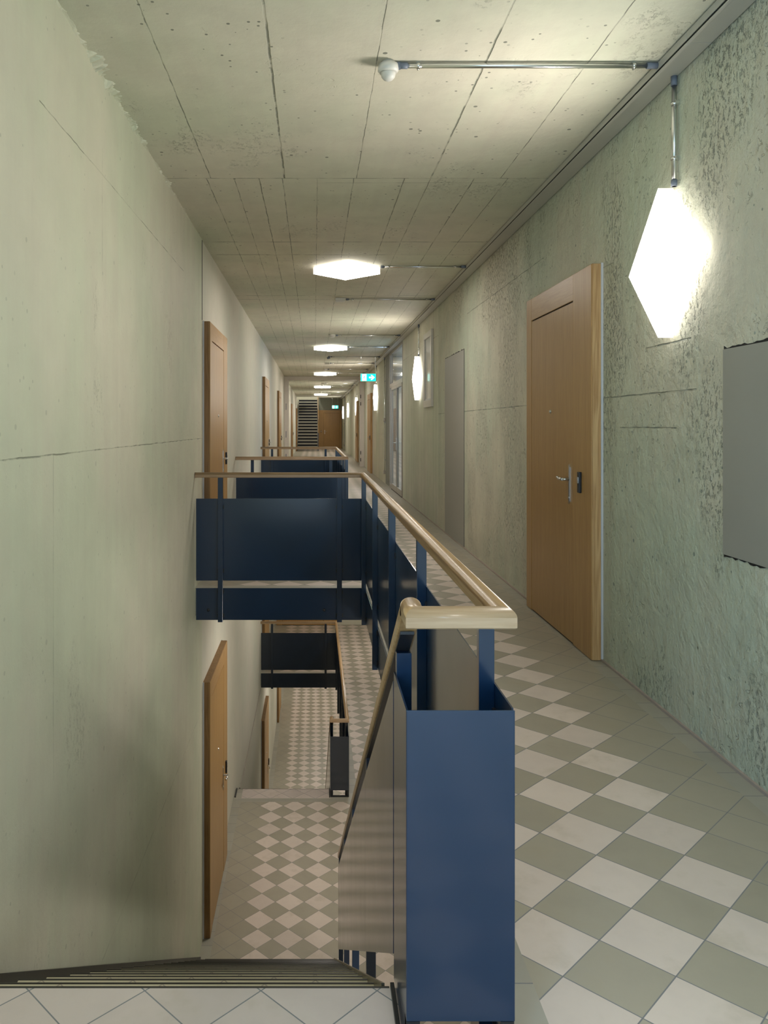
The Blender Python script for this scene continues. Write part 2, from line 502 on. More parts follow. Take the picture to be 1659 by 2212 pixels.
# walls
LOW = -2 * STOREY - .2
f = gridslab([YB, -2.55, -.55, 7.34, YEND + .2], [LOW, .25, 2.3, ZC + 1.7], XL - .15, XL, lambda y, z: None if (-2.55 < y < -.55 and .25 < z < 2.3) else (0 if y < 7.34 else 1), axes='yzx')
struct(obj('wall_left', f, [m_left, m_plaster]))
GD0, GD1, GDZ = 15.56, 18.25, 3.05
GE0, GE1 = 42.3, 44.6
W0, W1, WZ0, WZ1 = 11.55, 12.36, 1.68, 2.80
def rw(y, z):
    if GD0 < y < GD1 and 0.01 < z < GDZ: return None
    if W0 + .05 < y < W1 - .05 and WZ0 + .05 < z < WZ1 - .05: return None
    if z < 0: return 0
    if y < 11.1: return 0
    if 18.25 < y < 19.3 or 44.6 < y < 45.6: return 2
    return 1
f = gridslab([YB, 11.1, W0 + .05, W1 - .05, GD0, GD1, 19.3, 44.6, 45.6, YEND + .2], [LOW, 0.01, WZ0 + .05, WZ1 - .05, GDZ, ZC + .2], XR, XR + .16, rw, axes='yzx')
struct(obj('wall_right', f, [m_right, m_board, m_pil]))
mb = MB(); mb.box(XL - .1, XR + .1, YEND, YEND + .15, -.1, ZC + 1.7); struct(obj('wall_end', mb, [m_end]))
mb = MB(); mb.box(XL, .27, YEND - .01, YEND - .0005, 0, ZC + 1.55); struct(obj('wall_end', mb, [m_plaster]))
mb = MB(); mb.box(XL, XR, YE2, YE2 + .15, -STOREY - .012, -SLAB); struct(obj('wall_end', mb, [m_plaster]))
mb = MB(); mb.box(XL, XR, YE3, YE3 + .15, LOW, -STOREY - SLAB); struct(obj('wall_end', mb, [m_plaster]))
mb = MB(); mb.box(XL, XR, YB3 - .15, YB3, LOW, -STOREY - SLAB); struct(obj('wall_back', mb, [m_plaster]))
f = gridslab([XL, -.45, 1.55, XR], [LOW, .25, 2.7, ZC + .2], YB - .15, YB, lambda x, z: None if (-.45 < x < 1.55 and .25 < z < 2.7) else 0, axes='xzy')
struct(obj('wall_back', f, [m_plaster]))
# unseen window added behind the camera to let in cool daylight
mb = MB()
for (a, b, c, d) in ((-.45, 1.55, .25, .32), (-.45, 1.55, 2.63, 2.7), (-.45, -.38, .32, 2.63), (1.48, 1.55, .32, 2.63), (.52, .58, .32, 2.63)):
    mb.box(a, b, YB - .1, YB - .03, c, d)
struct(obj('window_added_2', mb, [m_greym]), 'grey metal frame of an unseen window added behind the camera for cool daylight', 'window')

mb = MB()  # unseen side window, added to bring cool daylight onto the right wall
for (a, b, c, d) in ((-2.55, -.55, .25, .31), (-2.55, -.55, 2.24, 2.3), (-2.55, -2.49, .31, 2.24), (-.61, -.55, .31, 2.24), (-1.58, -1.52, .31, 2.24)):
    mb.box(XL - .1, XL - .04, a, b, c, d)
struct(obj('window_added_3', mb, [m_greym]), 'grey metal frame of an unseen window added in the left wall for cool daylight', 'window')

# ragged concrete burr where the left wall meets the ceiling
mb = MB(); bm = mb.bm
ny = 420; prev = None
def jag(y, s, f): return math.sin(y * f + s) * .5 + math.sin(y * f * 2.7 + s * 2) * .3 + (random.random() - .5) * .9
for i in range(ny + 1):
    y = 2.2 + 5.1 * i / ny
    env = max(0.3, min(1, (6.9 - y) / 2.4)) * (0.55 + 0.45 * math.sin(y * 5.3) * math.sin(y * 2.1))
    a = max(.004, (.030 + .040 * jag(y, 1, 17)) * env)
    b = max(.004, (.018 + .030 * jag(y, 4, 23)) * env)
    row = [(XL - .005, y, ZC - b - .006), (XL + a * .55, y + random.uniform(-.006, .006), ZC - b * .75), (XL + a, y + random.uniform(-.006, .006), ZC - b * .35), (XL + a * 1.25, y, ZC + .004)]
    row = [bm.verts.new(r) for r in row]
    if prev:
        for k in range(3): bm.faces.new((prev[k], row[k], row[k + 1], prev[k + 1]))
    prev = row
struct(obj('trim_1', mb, [m_left]), 'rough chipped concrete edge between left wall and ceiling', 'concrete edge')

# thin pale joint filler at the foot of the right wall, control-joint strip in the left wall
mb = MB(); mb.box(XR - .012, XR, YB, GD0, 0, .012); struct(obj('baseboard_right', mb, [m_sil]))
mb = MB(); mb.box(XL - .001, XL + .003, 7.33, 7.345, 2.37, ZC); struct(obj('trim_2', mb, [m_dark]))
mb = MB(); mb.box(XL, XL + .006, Y2 + .1, YF2, -STOREY - .30, -STOREY - .285); struct(obj('trim_3', mb, [m_sil]))

# lobby added behind the glazed door to bring in cool daylight
mb = MB()
mb.box(XR + .16, 4.4, GD0 - .6, GD1 + .6, -.05, -.001, 0); mb.box(XR + .16, 4.4, GD0 - .6, GD1 + .6, GDZ + .02, GDZ + .1, 1)
mb.box(XR + .16, 4.4, GD0 - .7, GD0 - .6, 0, GDZ + .02, 1); mb.box(XR + .16, 4.4, GD1 + .6, GD1 + .7, 0, GDZ + .02, 1)
mb.box(4.3, 4.4, GD0 - .6, GD1 + .6, 0, .35, 1)
struct(obj('wall_lobby', mb, [m_tile1, m_lobby]))
for k in (GD0 + .1, GD0 + 1.3):
    pass

# ------------------------------------------------------------------ doors
DW, DH, DP = 1.46, 2.365, .068
def make_door(name, label, mirrored=False, edge=None):
    r = empty(name, (0, 0, 0), label, 'door', kind='structure')
    F = (lambda a, b: (DW - b, DW - a)) if mirrored else (lambda a, b: (a, b))
    def bx(mb, a, b, z0, z1, x0, x1, mi=0):
        p, q = F(a, b); mb.box(x0, x1, p, q, z0, z1, mi)
    near, leafw = .14, .98
    mb = MB(); bx(mb, 0.004, near, .004, DH, 0, DP); bx(mb, near + leafw, DW - .004, .004, DH, 0, DP)
    obj('frame_stile', mb, [m_frame], r, .002)
    mb = MB(); bx(mb, near + .001, near + leafw - .001, 2.20, DH - .001, 0, DP - .0005)
    obj('frame_header', mb, [m_leafx], r, .002)
    mb = MB(); bx(mb, 0, .004, .004, DH, 0, DP - .006); bx(mb, DW - .004, DW, .004, DH, 0, DP - .006); bx(mb, 0.004, DW - .004, DH, DH + .003, 0, DP - .006)
    obj('edge_board', mb, [m_edge if edge is None else edge], r)
    mb = MB(); bx(mb, -.008, 0, 0, DH + .006, 0, .012); bx(mb, DW, DW + .008, 0, DH + .006, 0, .012)
    obj('wall_trim', mb, [m_wtrim], r)
    mb = MB(); bx(mb, near, near + leafw, .0, 2.20, 0, DP - .012); obj('shadow_gap', mb, [m_dark], r)
    mb = MB(); bx(mb, near + .006, near + leafw - .006, .012, 2.190, DP - .012, DP - .002)
    leaf = obj('leaf', mb, [m_leaf], r, .001)
    hy = near + leafw - .07
    hy_ = DW - hy if mirrored else hy
    sg = -1 if mirrored else 1
    # handle with long plate
    mb = MB()
    pts = [(hy_, .895), (hy_ + .011, .912), (hy_ + .011, 1.135), (hy_, 1.155), (hy_ - .011, 1.135), (hy_ - .011, .912)]
    mb.prism([(DP - .002, a, b) for a, b in pts], (.006, 0, 0))
    mb.cyl((DP, hy_, .935), (DP + .008, hy_, .935), .008)
    obj('handle_plate', mb, [m_steel], leaf)
    mb = MB(); mb.cyl((DP + .003, hy_, 1.055), (DP + .05, hy_, 1.055), .009)
    mb.cyl((DP + .046, hy_ + sg * .004, 1.055), (DP + .046, hy_ - sg * .075, 1.055), .0095)
    mb.cyl((DP + .046, hy_ - sg * .072, 1.055), (DP + .040, hy_ - sg * .125, 1.062), .0095)
    obj('handle_lever', mb, [m_steel], leaf)
    pm = near + leafw / 2; pm_ = DW - pm if mirrored else pm
    mb = MB(); mb.lathe((DP - .003, pm_, 1.50), [(.014, 0), (.014, .004), (.009, .007), (.009, .009), (.003, .0095)], axis=(1, 0, 0), seg=20)
    obj('peephole', mb, [m_steel], leaf)
    by = near + leafw + .15; by_ = DW - by if mirrored else by
    mb = MB(); mb.box(DP, DP + .018, by_ - .019, by_ + .019, .985, 1.115)
    bell = obj('doorbell', mb, [m_black], r, .004)
    mb = MB(); mb.box(DP + .018, DP + .021, by_ - .013, by_ + .013, 1.045, 1.083); obj('bell_button', mb, [m_steel], bell, .001)
    return r
m_leafx = wood('oak_veneer_cross', 'bd9762', '9e7848', 1.0, .40, 'y', .25)
d1 = make_door('door_1', 'large oak apartment door on the right wall beside the big diamond lamp')
d1.location = (XR, 4.77 + DW, 0); d1.rotation_euler = (0, 0, math.pi)
dn = [1]
def place_door(loc, rot, label, src=None):
    dn[0] += 1
    return dup(src or d1, loc, rot, label, 'door_%d' % dn[0])
dl = make_door('door_2', 'oak door on the left wall nearest, upper storey, beside the first balustrade', edge=m_edge_d)
dl.location = (XL, 7.40, 0); dn[0] = 2
place_door((XL, 15.7, 0), 0, 'second oak door along the upper left wall', dl)
place_door((XL, 22.0, 0), 0, 'third oak door along the upper left wall, just before the pale portal frame', dl)
place_door((XL, 34.9, 0), 0, 'first oak door on the left beyond the pale portal frame', dl)
place_door((XL, 44.0, 0), 0, 'last oak door on the left wall beside the far staircase', dl)
place_door((XL, 7.40, -STOREY), 0, 'oak door on the storey below, at the foot of the left wall', dl)
place_door((XL, 15.6, -STOREY), 0, 'oak door on the middle storey left wall behind the dark lower balustrade', dl)
place_door((XL, 15.5, -2 * STOREY), 0, 'nearer oak door on the lowest storey, beside the landing edge', dl)
place_door((XL, 21.8, -2 * STOREY), 0, 'farther oak door on the lowest storey under the dark balustrade', dl)
place_door((XR, 23.5 + DW, 0), math.pi, 'second oak door on the right wall, beyond the glazed door')
place_door((XR, 30.8 + DW, 0), math.pi, 'third oak door on the right wall, just beyond the pale portal frame')
place_door((-.9, YE2, -STOREY), -math.pi / 2, 'oak door in the end wall of the middle storey, seen above the lower handrail')
dm = make_door('door_20', 'oak door in the far end wall under the distant exit sign', mirrored=True)
dm.location = (.23, YEND, 0); dm.rotation_euler = (0, 0, -math.pi / 2); dm.name = 'door_%d' % (dn[0] + 1); dn[0] += 1

# glazed metal door
def glazed(y0, y1, label, dark=False):
    dn[0] += 1
    r = empty('door_%d' % dn[0], (XR, y0, 0), label, 'glazed door', kind='structure')
    W = y1 - y0; H = GDZ; T = 2.25
    t = .055
    mb = MB()
    mb.box(-.005, .07, 0, t, 0, H); mb.box(-.005, .07, W - t, W, 0, H); mb.box(-.005, .07, t, W - t, H - t, H)
    mb.box(-.005, .07, t, W - t, T, T + .09); mb.box(-.005, .07, W - .46, W - .46 + t, 0, T); mb.box(-.005, .07, W - .46, W - .46 + t, T + .09, H - t)
    mb.box(-.005, .07, W - .46 + t, W - t, 0, .09)
    obj('frame', mb, [m_greym], r, .003)
    mid = (W - .46) / 2
    for k, (a, b) in enumerate(((t + .004, mid - .004), (mid + .004, W - .46 - .004))):
        mb = MB(); s = .06
        mb.box(-.012, .045, a, a + s, .012, T - .004); mb.box(-.012, .045, b - s, b, .012, T - .004)
        mb.box(-.012, .045, a + s, b - s, T - .064, T - .004); mb.box(-.012, .045, a + s, b - s, .012, .13)
        lf = obj('leaf', mb, [m_greym], r, .002)
        mb = MB(); mb.box(.01, .016, a + s - .005, b - s + .005, .125, T - .06); obj('pane', mb, [m_glass], lf)
        hy = b - s / 2 if k == 0 else a + s / 2
        sg = -1 if k == 0 else 1
        mb = MB(); mb.cyl((-.012, hy, 1.05), (-.06, hy, 1.05), .009); mb.cyl((-.056, hy, 1.05), (-.056, hy + sg * .12, 1.05), .009)
        mb.box(-.018, -.012, hy - .012, hy + .012, .9, 1.15)
        obj('handle', mb, [m_steel], lf)
        mb = MB(); mb.box(-.0125, -.005, (b - .001 if k == 0 else a - .007), (b + .007 if k == 0 else a + .001), .02, T - .01); obj('seal', mb, [m_dark], lf)
    mb = MB(); mb.box(.012, .018, W - .46 + t, W - t, .09, T); obj('side_pane', mb, [m_glass], r)
    mb = MB(); mb.box(.012, .018, t, W - .46, T + .09, H - t); obj('transom_pane', mb, [m_glass], r)
    mb = MB(); mb.box(.012, .018, W - .46 + t, W - t, T + .09, H - t); obj('transom_pane', mb, [m_glass], r)
    mb = MB(); mb.box(-.014, 0, t, W - .5, 0, .012); obj('threshold', mb, [m_dark], r)
    return r
glazed(GD0, GD1, 'full-height glazed metal double door with transom on the right wall')

# narrow framed window
r = empty('window_1', (XR, W0, WZ0), 'narrow upright window in a pale frame beside the second wall lamp', 'window', kind='structure')
mb = MB(); w, h, t = W1 - W0, WZ1 - WZ0, .085
for (a, b, c, d) in ((0, w, 0, t + .02), (0, w, h - t, h), (0, t, t + .02, h - t), (w - t, w, t + .02, h - t)): mb.box(-.035, .0, a, b, c, d)
obj('window_frame', mb, [m_winf], r, .004)
mb = MB(); mb.box(-.010, -.004, t, w - t, t + .02, h - t); obj('pane', mb, [m_pane], r)
mb = MB(); mb.box(-.016, -.010, t, w - t, t + .02, t + .045); mb.box(-.016, -.010, w - t - .012, w - t, t + .045, h - t); obj('bead', mb, [m_wtrim], r)
mb = MB(); mb.box(-.020, -.010, t + .0, t + .012, t + .02, h - t); obj('seal', mb, [m_dark], r)

# pale portal frame across the corridor
YP = 27.5
r = empty('trim_4', (0, YP, 0), 'pale steel portal frame spanning the corridor beyond the third left door', 'portal frame', kind='structure')
mb = MB(); mb.box(XL, XL + .12, 0, .25, 0, ZC); mb.box(XL, XL + .15, .08, .15, 0, ZC - .1); obj('jamb', mb, [m_portal], r, .004)
mb = MB(); mb.box(XR - .12, XR, 0, .25, 0, ZC - .06); mb.box(XR - .15, XR, .08, .15, 0, ZC - .1); obj('jamb', mb, [m_portal], r, .004)
mb = MB(); mb.box(XL + .12, XR - .12, 0, .25, ZC - .12, ZC); obj('header', mb, [m_portal], r, .004)
for z in (.18, .42, 2.1, 2.35):
    mb = MB(); mb.cyl((XR - .125, -.006, z), (XR - .125, -.006, z + .12), .012); obj('hinge', mb, [m_black], r)
for z in (.22, 1.0, 1.95):
    mb = MB(); mb.box(XL + .05, XL + .07, -.004, 0, z, z + .22); obj('latch_slot', mb, [m_sleeve], r)

# grey flush panels
def panel(y0, y1, z0, z1, label):
    r = empty('wall_panel', (XR, y0, z0), label, 'wall panel')
    mb = MB(); mb.box(-.007, 0.0, 0, y1 - y0, 0, z1 - z0)
    obj('door_sheet', mb, [m_grey], r, .001)
    mb = MB()
    g = .010
    n = 40
    pts_t = [(y0 - y0 + (y1 - y0) * i / n, (z1 - z0) + g * random.uniform(.3, 1.5)) for i in range(n + 1)]
    mb.prism([(-.0025, a, b) for a, b in pts_t] + [(-.0025, y1 - y0, z1 - z0 - .01), (-.0025, 0, z1 - z0 - .01)], (.0025, 0, 0))
    mb.box(-.0025, 0, -.004, 0, 0, z1 - z0)
    if z0 > .1:
        pts_b = [((y1 - y0) * i / n, -g * random.uniform(.1, 1.2)) for i in range(n + 1)]
        mb.prism([(-.0025, a, b) for a, b in pts_b] + [(-.0025, y1 - y0, .01), (-.0025, 0, .01)], (.0025, 0, 0))
        mb.box(-.0025, 0, y1 - y0, y1 - y0 + .005, 0, z1 - z0)
    obj('shadow_joint', mb, [m_dark], r)
    return r
panel(2.45, 3.355, .863, 1.72, 'grey flush access panel cut off by the right edge of the photo')
panel(9.17, 10.5, .005, 2.275, 'tall grey flush cupboard panel reaching the floor on the right wall')

# cable tray along the top of the right wall
r = empty('cable_tray', (0, 0, 0), 'long grey metal cable trunking along the top of the right wall', 'cable tray')
yy = YB + .1
segs = [YB + .1, 1.2, 3.45, 6.9, 9.9, 12.9, 15.9, 18.9, 22, 25, 27.5]
for a, b in zip(segs, segs[1:]):
    mb = MB()
    mb.box(1.602, 1.606, a + .001, b - .001, 3.062, ZC - .004)
    mb.box(1.608, 1.712, a + .001, b - .001, 3.050, 3.058)
    mb.box(1.602, 1.618, a + .001, b - .001, 3.046, 3.051)
    obj('lid', mb, [m_tray], r, .0015)
for a, b in ((27.75, 36), (36, YEND)):
    mb = MB(); mb.box(1.602, 1.606, a + .001, b - .001, 3.062, ZC - .004); mb.box(1.608, 1.712, a, b - .001, 3.050, 3.058); obj('lid', mb, [m_tray], r)
mb = MB(); mb.box(1.606, 1.714, YB + .1, YP, 3.058, ZC - .0005); mb.box(1.606, 1.714, YP + .25, YEND, 3.058, ZC - .0005); obj('channel', mb, [m_dark], r)

# ------------------------------------------------------------------ lamps
LH, LT = .355, .082
def rhomb(c, ax1, ax2, n, r0, t0, t1, mb):
    c, ax1, ax2, n = Vector(c), Vector(ax1), Vector(ax2), Vector(n)
    pts = [c + ax1 * r0 + n * t0, c + ax2 * r0 + n * t0, c - ax1 * r0 + n * t0, c - ax2 * r0 + n * t0]
    mb.prism(pts, n * (t1 - t0)); return mb
def lamp(name, ax1, ax2, n, label, cat, group, loc):
    r = empty(name, loc, label, cat, group)
    obj('back_plate', rhomb((0, 0, 0), ax1, ax2, n, LH - .035, 0, .012, MB()), [m_white], r)
    mb = rhomb((0, 0, 0), ax1, ax2, n, LH, .012, LT, MB())
    for f in mb.bm.faces: f.material_index = 0 if f.normal.dot(Vector(n)) > .9 else 1
    obj('diffuser', mb, [m_lamp, m_lampe], r)
    return r
cl = lamp('ceiling_lamp', (1, 0, 0), (0, 1, 0), (0, 0, -1), 'nearest glowing white diamond lamp on the corridor ceiling', 'ceiling lamp', 'diamond ceiling lamps', (.345, 8.53, ZC))
CLL = [(17.06, 0, 'second glowing ceiling lamp, just before the exit sign'), (25.5, 0, 'third ceiling lamp, in front of the pale portal frame'),
       (34.0, 0, 'fourth ceiling lamp, first one beyond the portal frame'), (42.2, 0, 'farthest ceiling lamp, above the far door and staircase'), (48.3, 3, 'lamp added in the shaft to light the wall behind the distant upward stairs'),  # the shaft lamp is added to brighten the wall behind the far stairs
       (.03, 0, 'ceiling lamp directly above the camera'), (8.53, 1, 'ceiling lamp of the middle storey hidden under the upper floor'),
       (.03, 1, 'middle storey ceiling lamp beneath the upper landing'), (16.6, 1, 'middle storey ceiling lamp before its end door'),
       (9.0, 2, 'lowest storey ceiling lamp nearest the stair foot'), (17.4, 2, 'lowest storey ceiling lamp beyond the stair opening'), (24.5, 2, 'lowest storey ceiling lamp farthest away')]
for (y, lv, lb) in CLL:
    z = (ZC, -SLAB, -STOREY - SLAB, ZC + 1.58)[lv]
    dup(cl, ({3: -.42}.get(lv, .345 if lv != 1 or y != 16.6 else 1.08), y, z), None, lb)
wl = lamp('wall_lamp', (0, 1, 0), (0, 0, 1), (-1, 0, 0), 'largest glowing white diamond lamp, on the right wall beside the oak door', 'wall lamp', 'diamond wall lamps', (XR, 3.81, 2.175))
WLL = [(13.03, 0, 'second diamond wall lamp, beside the narrow framed window'), (21.9, 0, 'third diamond wall lamp, before the second right oak door'),
       (31.9, 0, 'fourth wall lamp, first beyond the portal frame'), (39.8, 0, 'fifth wall lamp, near the far end of the right wall'), (46.5, 0, 'last wall lamp beside the end door'),
       (3.81, 1, 'middle storey wall lamp near the stair flight'), (13.03, 1, 'middle storey wall lamp beside the second opening'), (22, 2, 'lowest storey wall lamp')]
for (y, lv, lb) in WLL: dup(wl, (XR, y, 2.175 - lv * STOREY), None, lb)

# ------------------------------------------------------------------ conduits and ceiling devices
def conduit_h(y, x0, label):
    r = empty('conduit', (x0, y, ZC), label, 'conduit pipe', 'conduits across the ceiling')
    L = 1.602 - x0; rr = .0115 if y < 12 else .012
    mb = MB(); mb.cyl((0, 0, -.018), (L - .012, 0, -.018), rr, seg=14); obj('pipe', mb, [m_chrome], r)
    mb = MB(); mb.cyl((L - .05, 0, -.018), (L, 0, -.018), rr + .003, seg=14); obj('end_sleeve', mb, [m_sleeve], r)
    mb = MB(); mb.cyl((0, 0, -.018), (.035, 0, -.018), rr + .003, seg=14); obj('end_sleeve', mb, [m_sleeve], r)
    for xx in (.085, L - .11):
        mb = MB(); mb.cyl((xx - .008, 0, -.018), (xx + .008, 0, -.018), rr + .0035, seg=14); mb.box(xx - .010, xx + .010, -.004, .018, -.020, 0)
        mb.cyl((xx, .010, -.034), (xx, .010, -.018), .004, seg=8)
        obj('clamp', mb, [m_chrome], r)
    return r
CT = [(3.74, .40, 'nearest shiny conduit crossing the ceiling from the round sensor to the trunking'), (8.47, .702, 'conduit feeding the nearest ceiling lamp'),
      (10.65, .42, 'conduit from the small white ceiling box'), (14.9, .40, 'conduit from the round smoke detector before the second lamp'),
      (17.06, .702, 'conduit feeding the second ceiling lamp above the exit sign'), (19.5, .39, 'first conduit beyond the second ceiling lamp'), (21.5, .42, 'middle one of the three conduits before the third lamp'),
      (23.8, .40, 'last of the three conduits before the third lamp'), (25.5, .702, 'conduit feeding the third ceiling lamp'), (29.2, .40, 'first conduit beyond the portal frame'),
      (31.6, .42, 'second conduit beyond the portal frame'), (33.0, .40, 'third conduit beyond the portal frame'), (34.0, .702, 'conduit feeding the fourth ceiling lamp'), (40.0, .40, 'conduit before the farthest ceiling lamp'), (42.3, .702, 'conduit feeding the farthest lamp, above the distant exit sign')]
for y, x, lb in CT: conduit_h(y, x, lb)
# motion sensor
r = empty('motion_sensor', (.345, 3.74, ZC), 'round white ceiling motion sensor with domed lens at the end of the nearest conduit', 'sensor')
mb = MB(); mb.lathe((0, 0, 0), [(.030, 0), (.030, -.012), (.046, -.014), (.048, -.03), (.048, -.042), (.040, -.052)]); obj('housing', mb, [m_white], r)
mb = MB(); mb.lathe((0, 0, 0), [(.034, -.050), (.034, -.058), (.031, -.072), (.022, -.083), (.010, -.089), (.001, -.090)]); obj('lens', mb, [m_white], r)
mb = MB(); mb.box(.04, .058, -.012, .012, -.032, -.006); obj('cable_gland', mb, [m_sleeve], r)
# smoke detectors
def detector(y, label, x=.33):
    r = empty('smoke_detector', (x, y, ZC), label, 'smoke detector', 'ceiling smoke detectors')
    mb = MB(); mb.lathe((0, 0, 0), [(.058, 0), (.06, -.02), (.055, -.03)]); obj('base', mb, [m_white], r)
    mb = MB(); mb.lathe((0, 0, 0), [(.036, -.028), (.036, -.034)]); obj('vent_ring', mb, [m_black], r)
    mb = MB(); mb.lathe((0, 0, 0), [(.05, -.034), (.048, -.048), (.036, -.055), (.004, -.058)]); obj('cap', mb, [m_white], r)
detector(14.9, 'nearest round white smoke detector, between the first two ceiling lamps')
detector(23.8, 'round smoke detector just before the third ceiling lamp')
detector(29.2, 'round smoke detector just beyond the portal frame')
detector(33.0, 'round smoke detector just before the fourth ceiling lamp')
detector(40.0, 'smallest and farthest round smoke detector')
def cbox(y, label):
    r = empty('junction_box', (.345, y, ZC), label, 'junction box', 'white ceiling boxes')
    mb = MB(); mb.box(-.065, .065, -.04, .04, -.045, 0); obj('housing', mb, [m_white], r, .004)
    mb = MB(); mb.box(-.055, .055, -.032, .032, -.049, -.045); obj('lid', mb, [m_white], r, .001)
cbox(10.65, 'small white box on the ceiling between the nearest lamp and smoke detector')
cbox(21.5, 'small white ceiling box before the third lamp')
cbox(31.6, 'small white ceiling box beyond the portal frame')
r = empty('spotlight', (.36, 19.5, ZC), 'small grey tilted ceiling fixture just beyond the second lamp', 'ceiling fixture')
mb = MB(); mb.box(-.02, .02, -.02, .02, -.03, 0); obj('base', mb, [m_sleeve], r)
mb = MB(); mb.cyl((-.05, 0, -.055), (.02, 0, -.03), .024, .030); obj('head', mb, [m_sleeve], r)

def conduit_v(y, z0, z1, label, boxes=()):
    r = empty('wall_conduit', (XR, y, z0), label, 'conduit pipe', 'upright conduits on the right wall')
    mb = MB(); mb.cyl((-.02, 0, 0), (-.02, 0, z1 - z0), .0115, seg=14); obj('pipe', mb, [m_chrome], r)
    mb = MB(); mb.cyl((-.02, 0, z1 - z0 - .045), (-.02, 0, z1 - z0), .0145, seg=14); obj('end_sleeve', mb, [m_sleeve], r)
    if not boxes:
        mb = MB(); mb.cyl((-.02, 0, .0), (-.02, 0, .03), .0145, seg=14); obj('end_sleeve', mb, [m_sleeve], r)
    H = z1 - z0
    for zz in ((.13, H - .13) if H < 1 else (.3, 1.2, 2.2, H - .2)):
        mb = MB(); mb.cyl((-.02, 0, zz - .008), (-.02, 0, zz + .008), .015, seg=14); mb.box(-.022, 0, -.022, .0, zz - .010, zz + .010); obj('clamp', mb, [m_chrome], r)
    return r
conduit_v(3.78, 2.53, 3.05, 'short upright conduit above the largest wall lamp')
conduit_v(13.03, 2.53, 3.05, 'short upright conduit above the second wall lamp')
conduit_v(21.9, 2.53, 3.05, 'short upright conduit above the third wall lamp')
conduit_v(31.9, 2.53, 3.05, 'short upright conduit above the fourth wall lamp')
conduit_v(39.8, 2.53, 3.05, 'short upright conduit above the fifth wall lamp')
conduit_v(19.35, .28, 3.05, 'long upright conduit beside the bare pilaster past the glazed door', boxes=(1,))
conduit_v(45.7, .28, 3.05, 'long distant upright conduit near the end wall', boxes=(1,))
for y, nm in ((19.35, 'beside the bare pilaster past the glazed door'), (45.7, 'on the distant upright conduit')):
    for z, hh in ((.24, 'low'), (1.5, 'upper')):
        r = empty('switch_box', (XR, y, z), '%s grey switch box %s' % (hh, nm), 'switch box', 'grey switch boxes')
        mb = MB(); mb.box(-.045, 0, -.045, .045, 0, .085); obj('housing', mb, [m_greym], r, .004)
        mb = MB(); mb.box(-.052, -.045, -.03, .03, .015, .07); obj('rocker', mb, [m_white], r, .002)

# exit signs
def exit_sign(x0, y, z0, label):
    r = empty('exit_sign', (x0, y, z0), label, 'exit sign', 'hanging green exit signs')
    W, H = .328, .165
    mb = MB(); mb.box(0, W, 0, .022, 0, H); obj('housing', mb, [m_white], r, .002)
    mb = MB(); mb.box(.006, W - .006, -.002, .0, .006, H - .006); obj('green_field', mb, [m_exitg], r)
    mb = MB(); mb.box(.030, .125, -.0035, -.002, .014, H - .012); obj('white_doorway', mb, [m_exitw], r)
    # running figure
    Yf = -.005
    def bar(mb, p, q, w):
        p, q = Vector((p[0], p[1])), Vector((q[0], q[1])); d = (q - p).normalized(); nn = Vector((-d.y, d.x)) * w / 2
        pts = [p + nn, p - nn, q - nn, q + nn]; mb.prism([(a.x, Yf + .0015, a.y) for a in pts], (0, -.0015, 0))
    mb = MB(); mb.cyl((.088, Yf + .0015, .128), (.088, Yf, .128), .010, seg=16)
    bar(mb, (.085, .114), (.072, .078), .018); bar(mb, (.072, .080), (.090, .060), .012); bar(mb, (.090, .062), (.086, .034), .010)
    bar(mb, (.070, .080), (.058, .056), .012); bar(mb, (.060, .058), (.030, .052), .010)
    bar(mb, (.084, .110), (.060, .106), .008); bar(mb, (.060, .108), (.048, .090), .008)
    bar(mb, (.086, .110), (.100, .092), .008); bar(mb, (.100, .094), (.116, .100), .008)
    obj('running_figure', mb, [m_exitg], r)
    mb = MB(); bar(mb, (.180, .0825), (.262, .0825), .030)
    c = .0825
    mb.prism([(.240, Yf + .0015, c + .052), (.300, Yf + .0015, c), (.240, Yf + .0015, c - .052), (.214, Yf + .0015, c - .052), (.262, Yf + .0015, c), (.214, Yf + .0015, c + .052)], (0, -.0015, 0))
    obj('arrow', mb, [m_exitw], r)
    for xx in (.012, W - .016):
        mb = MB(); mb.cyl((xx, .011, H), (xx, .011, ZC - z0), .0018, seg=6); obj('hanging_wire', mb, [m_chrome], r)
    mb = MB(); mb.box(-.004, 0, 0, .022, 0, H); mb.box(W, W + .004, 0, .022, 0, H); obj('clear_edge', mb, [m_wtrim], r)
exit_sign(.982, 17.0, 2.345, 'green running-figure exit sign with arrow hanging beside the third wall lamp')
exit_sign(.94, 42.5, 2.32, 'tiny distant green exit sign hanging above the far oak door')

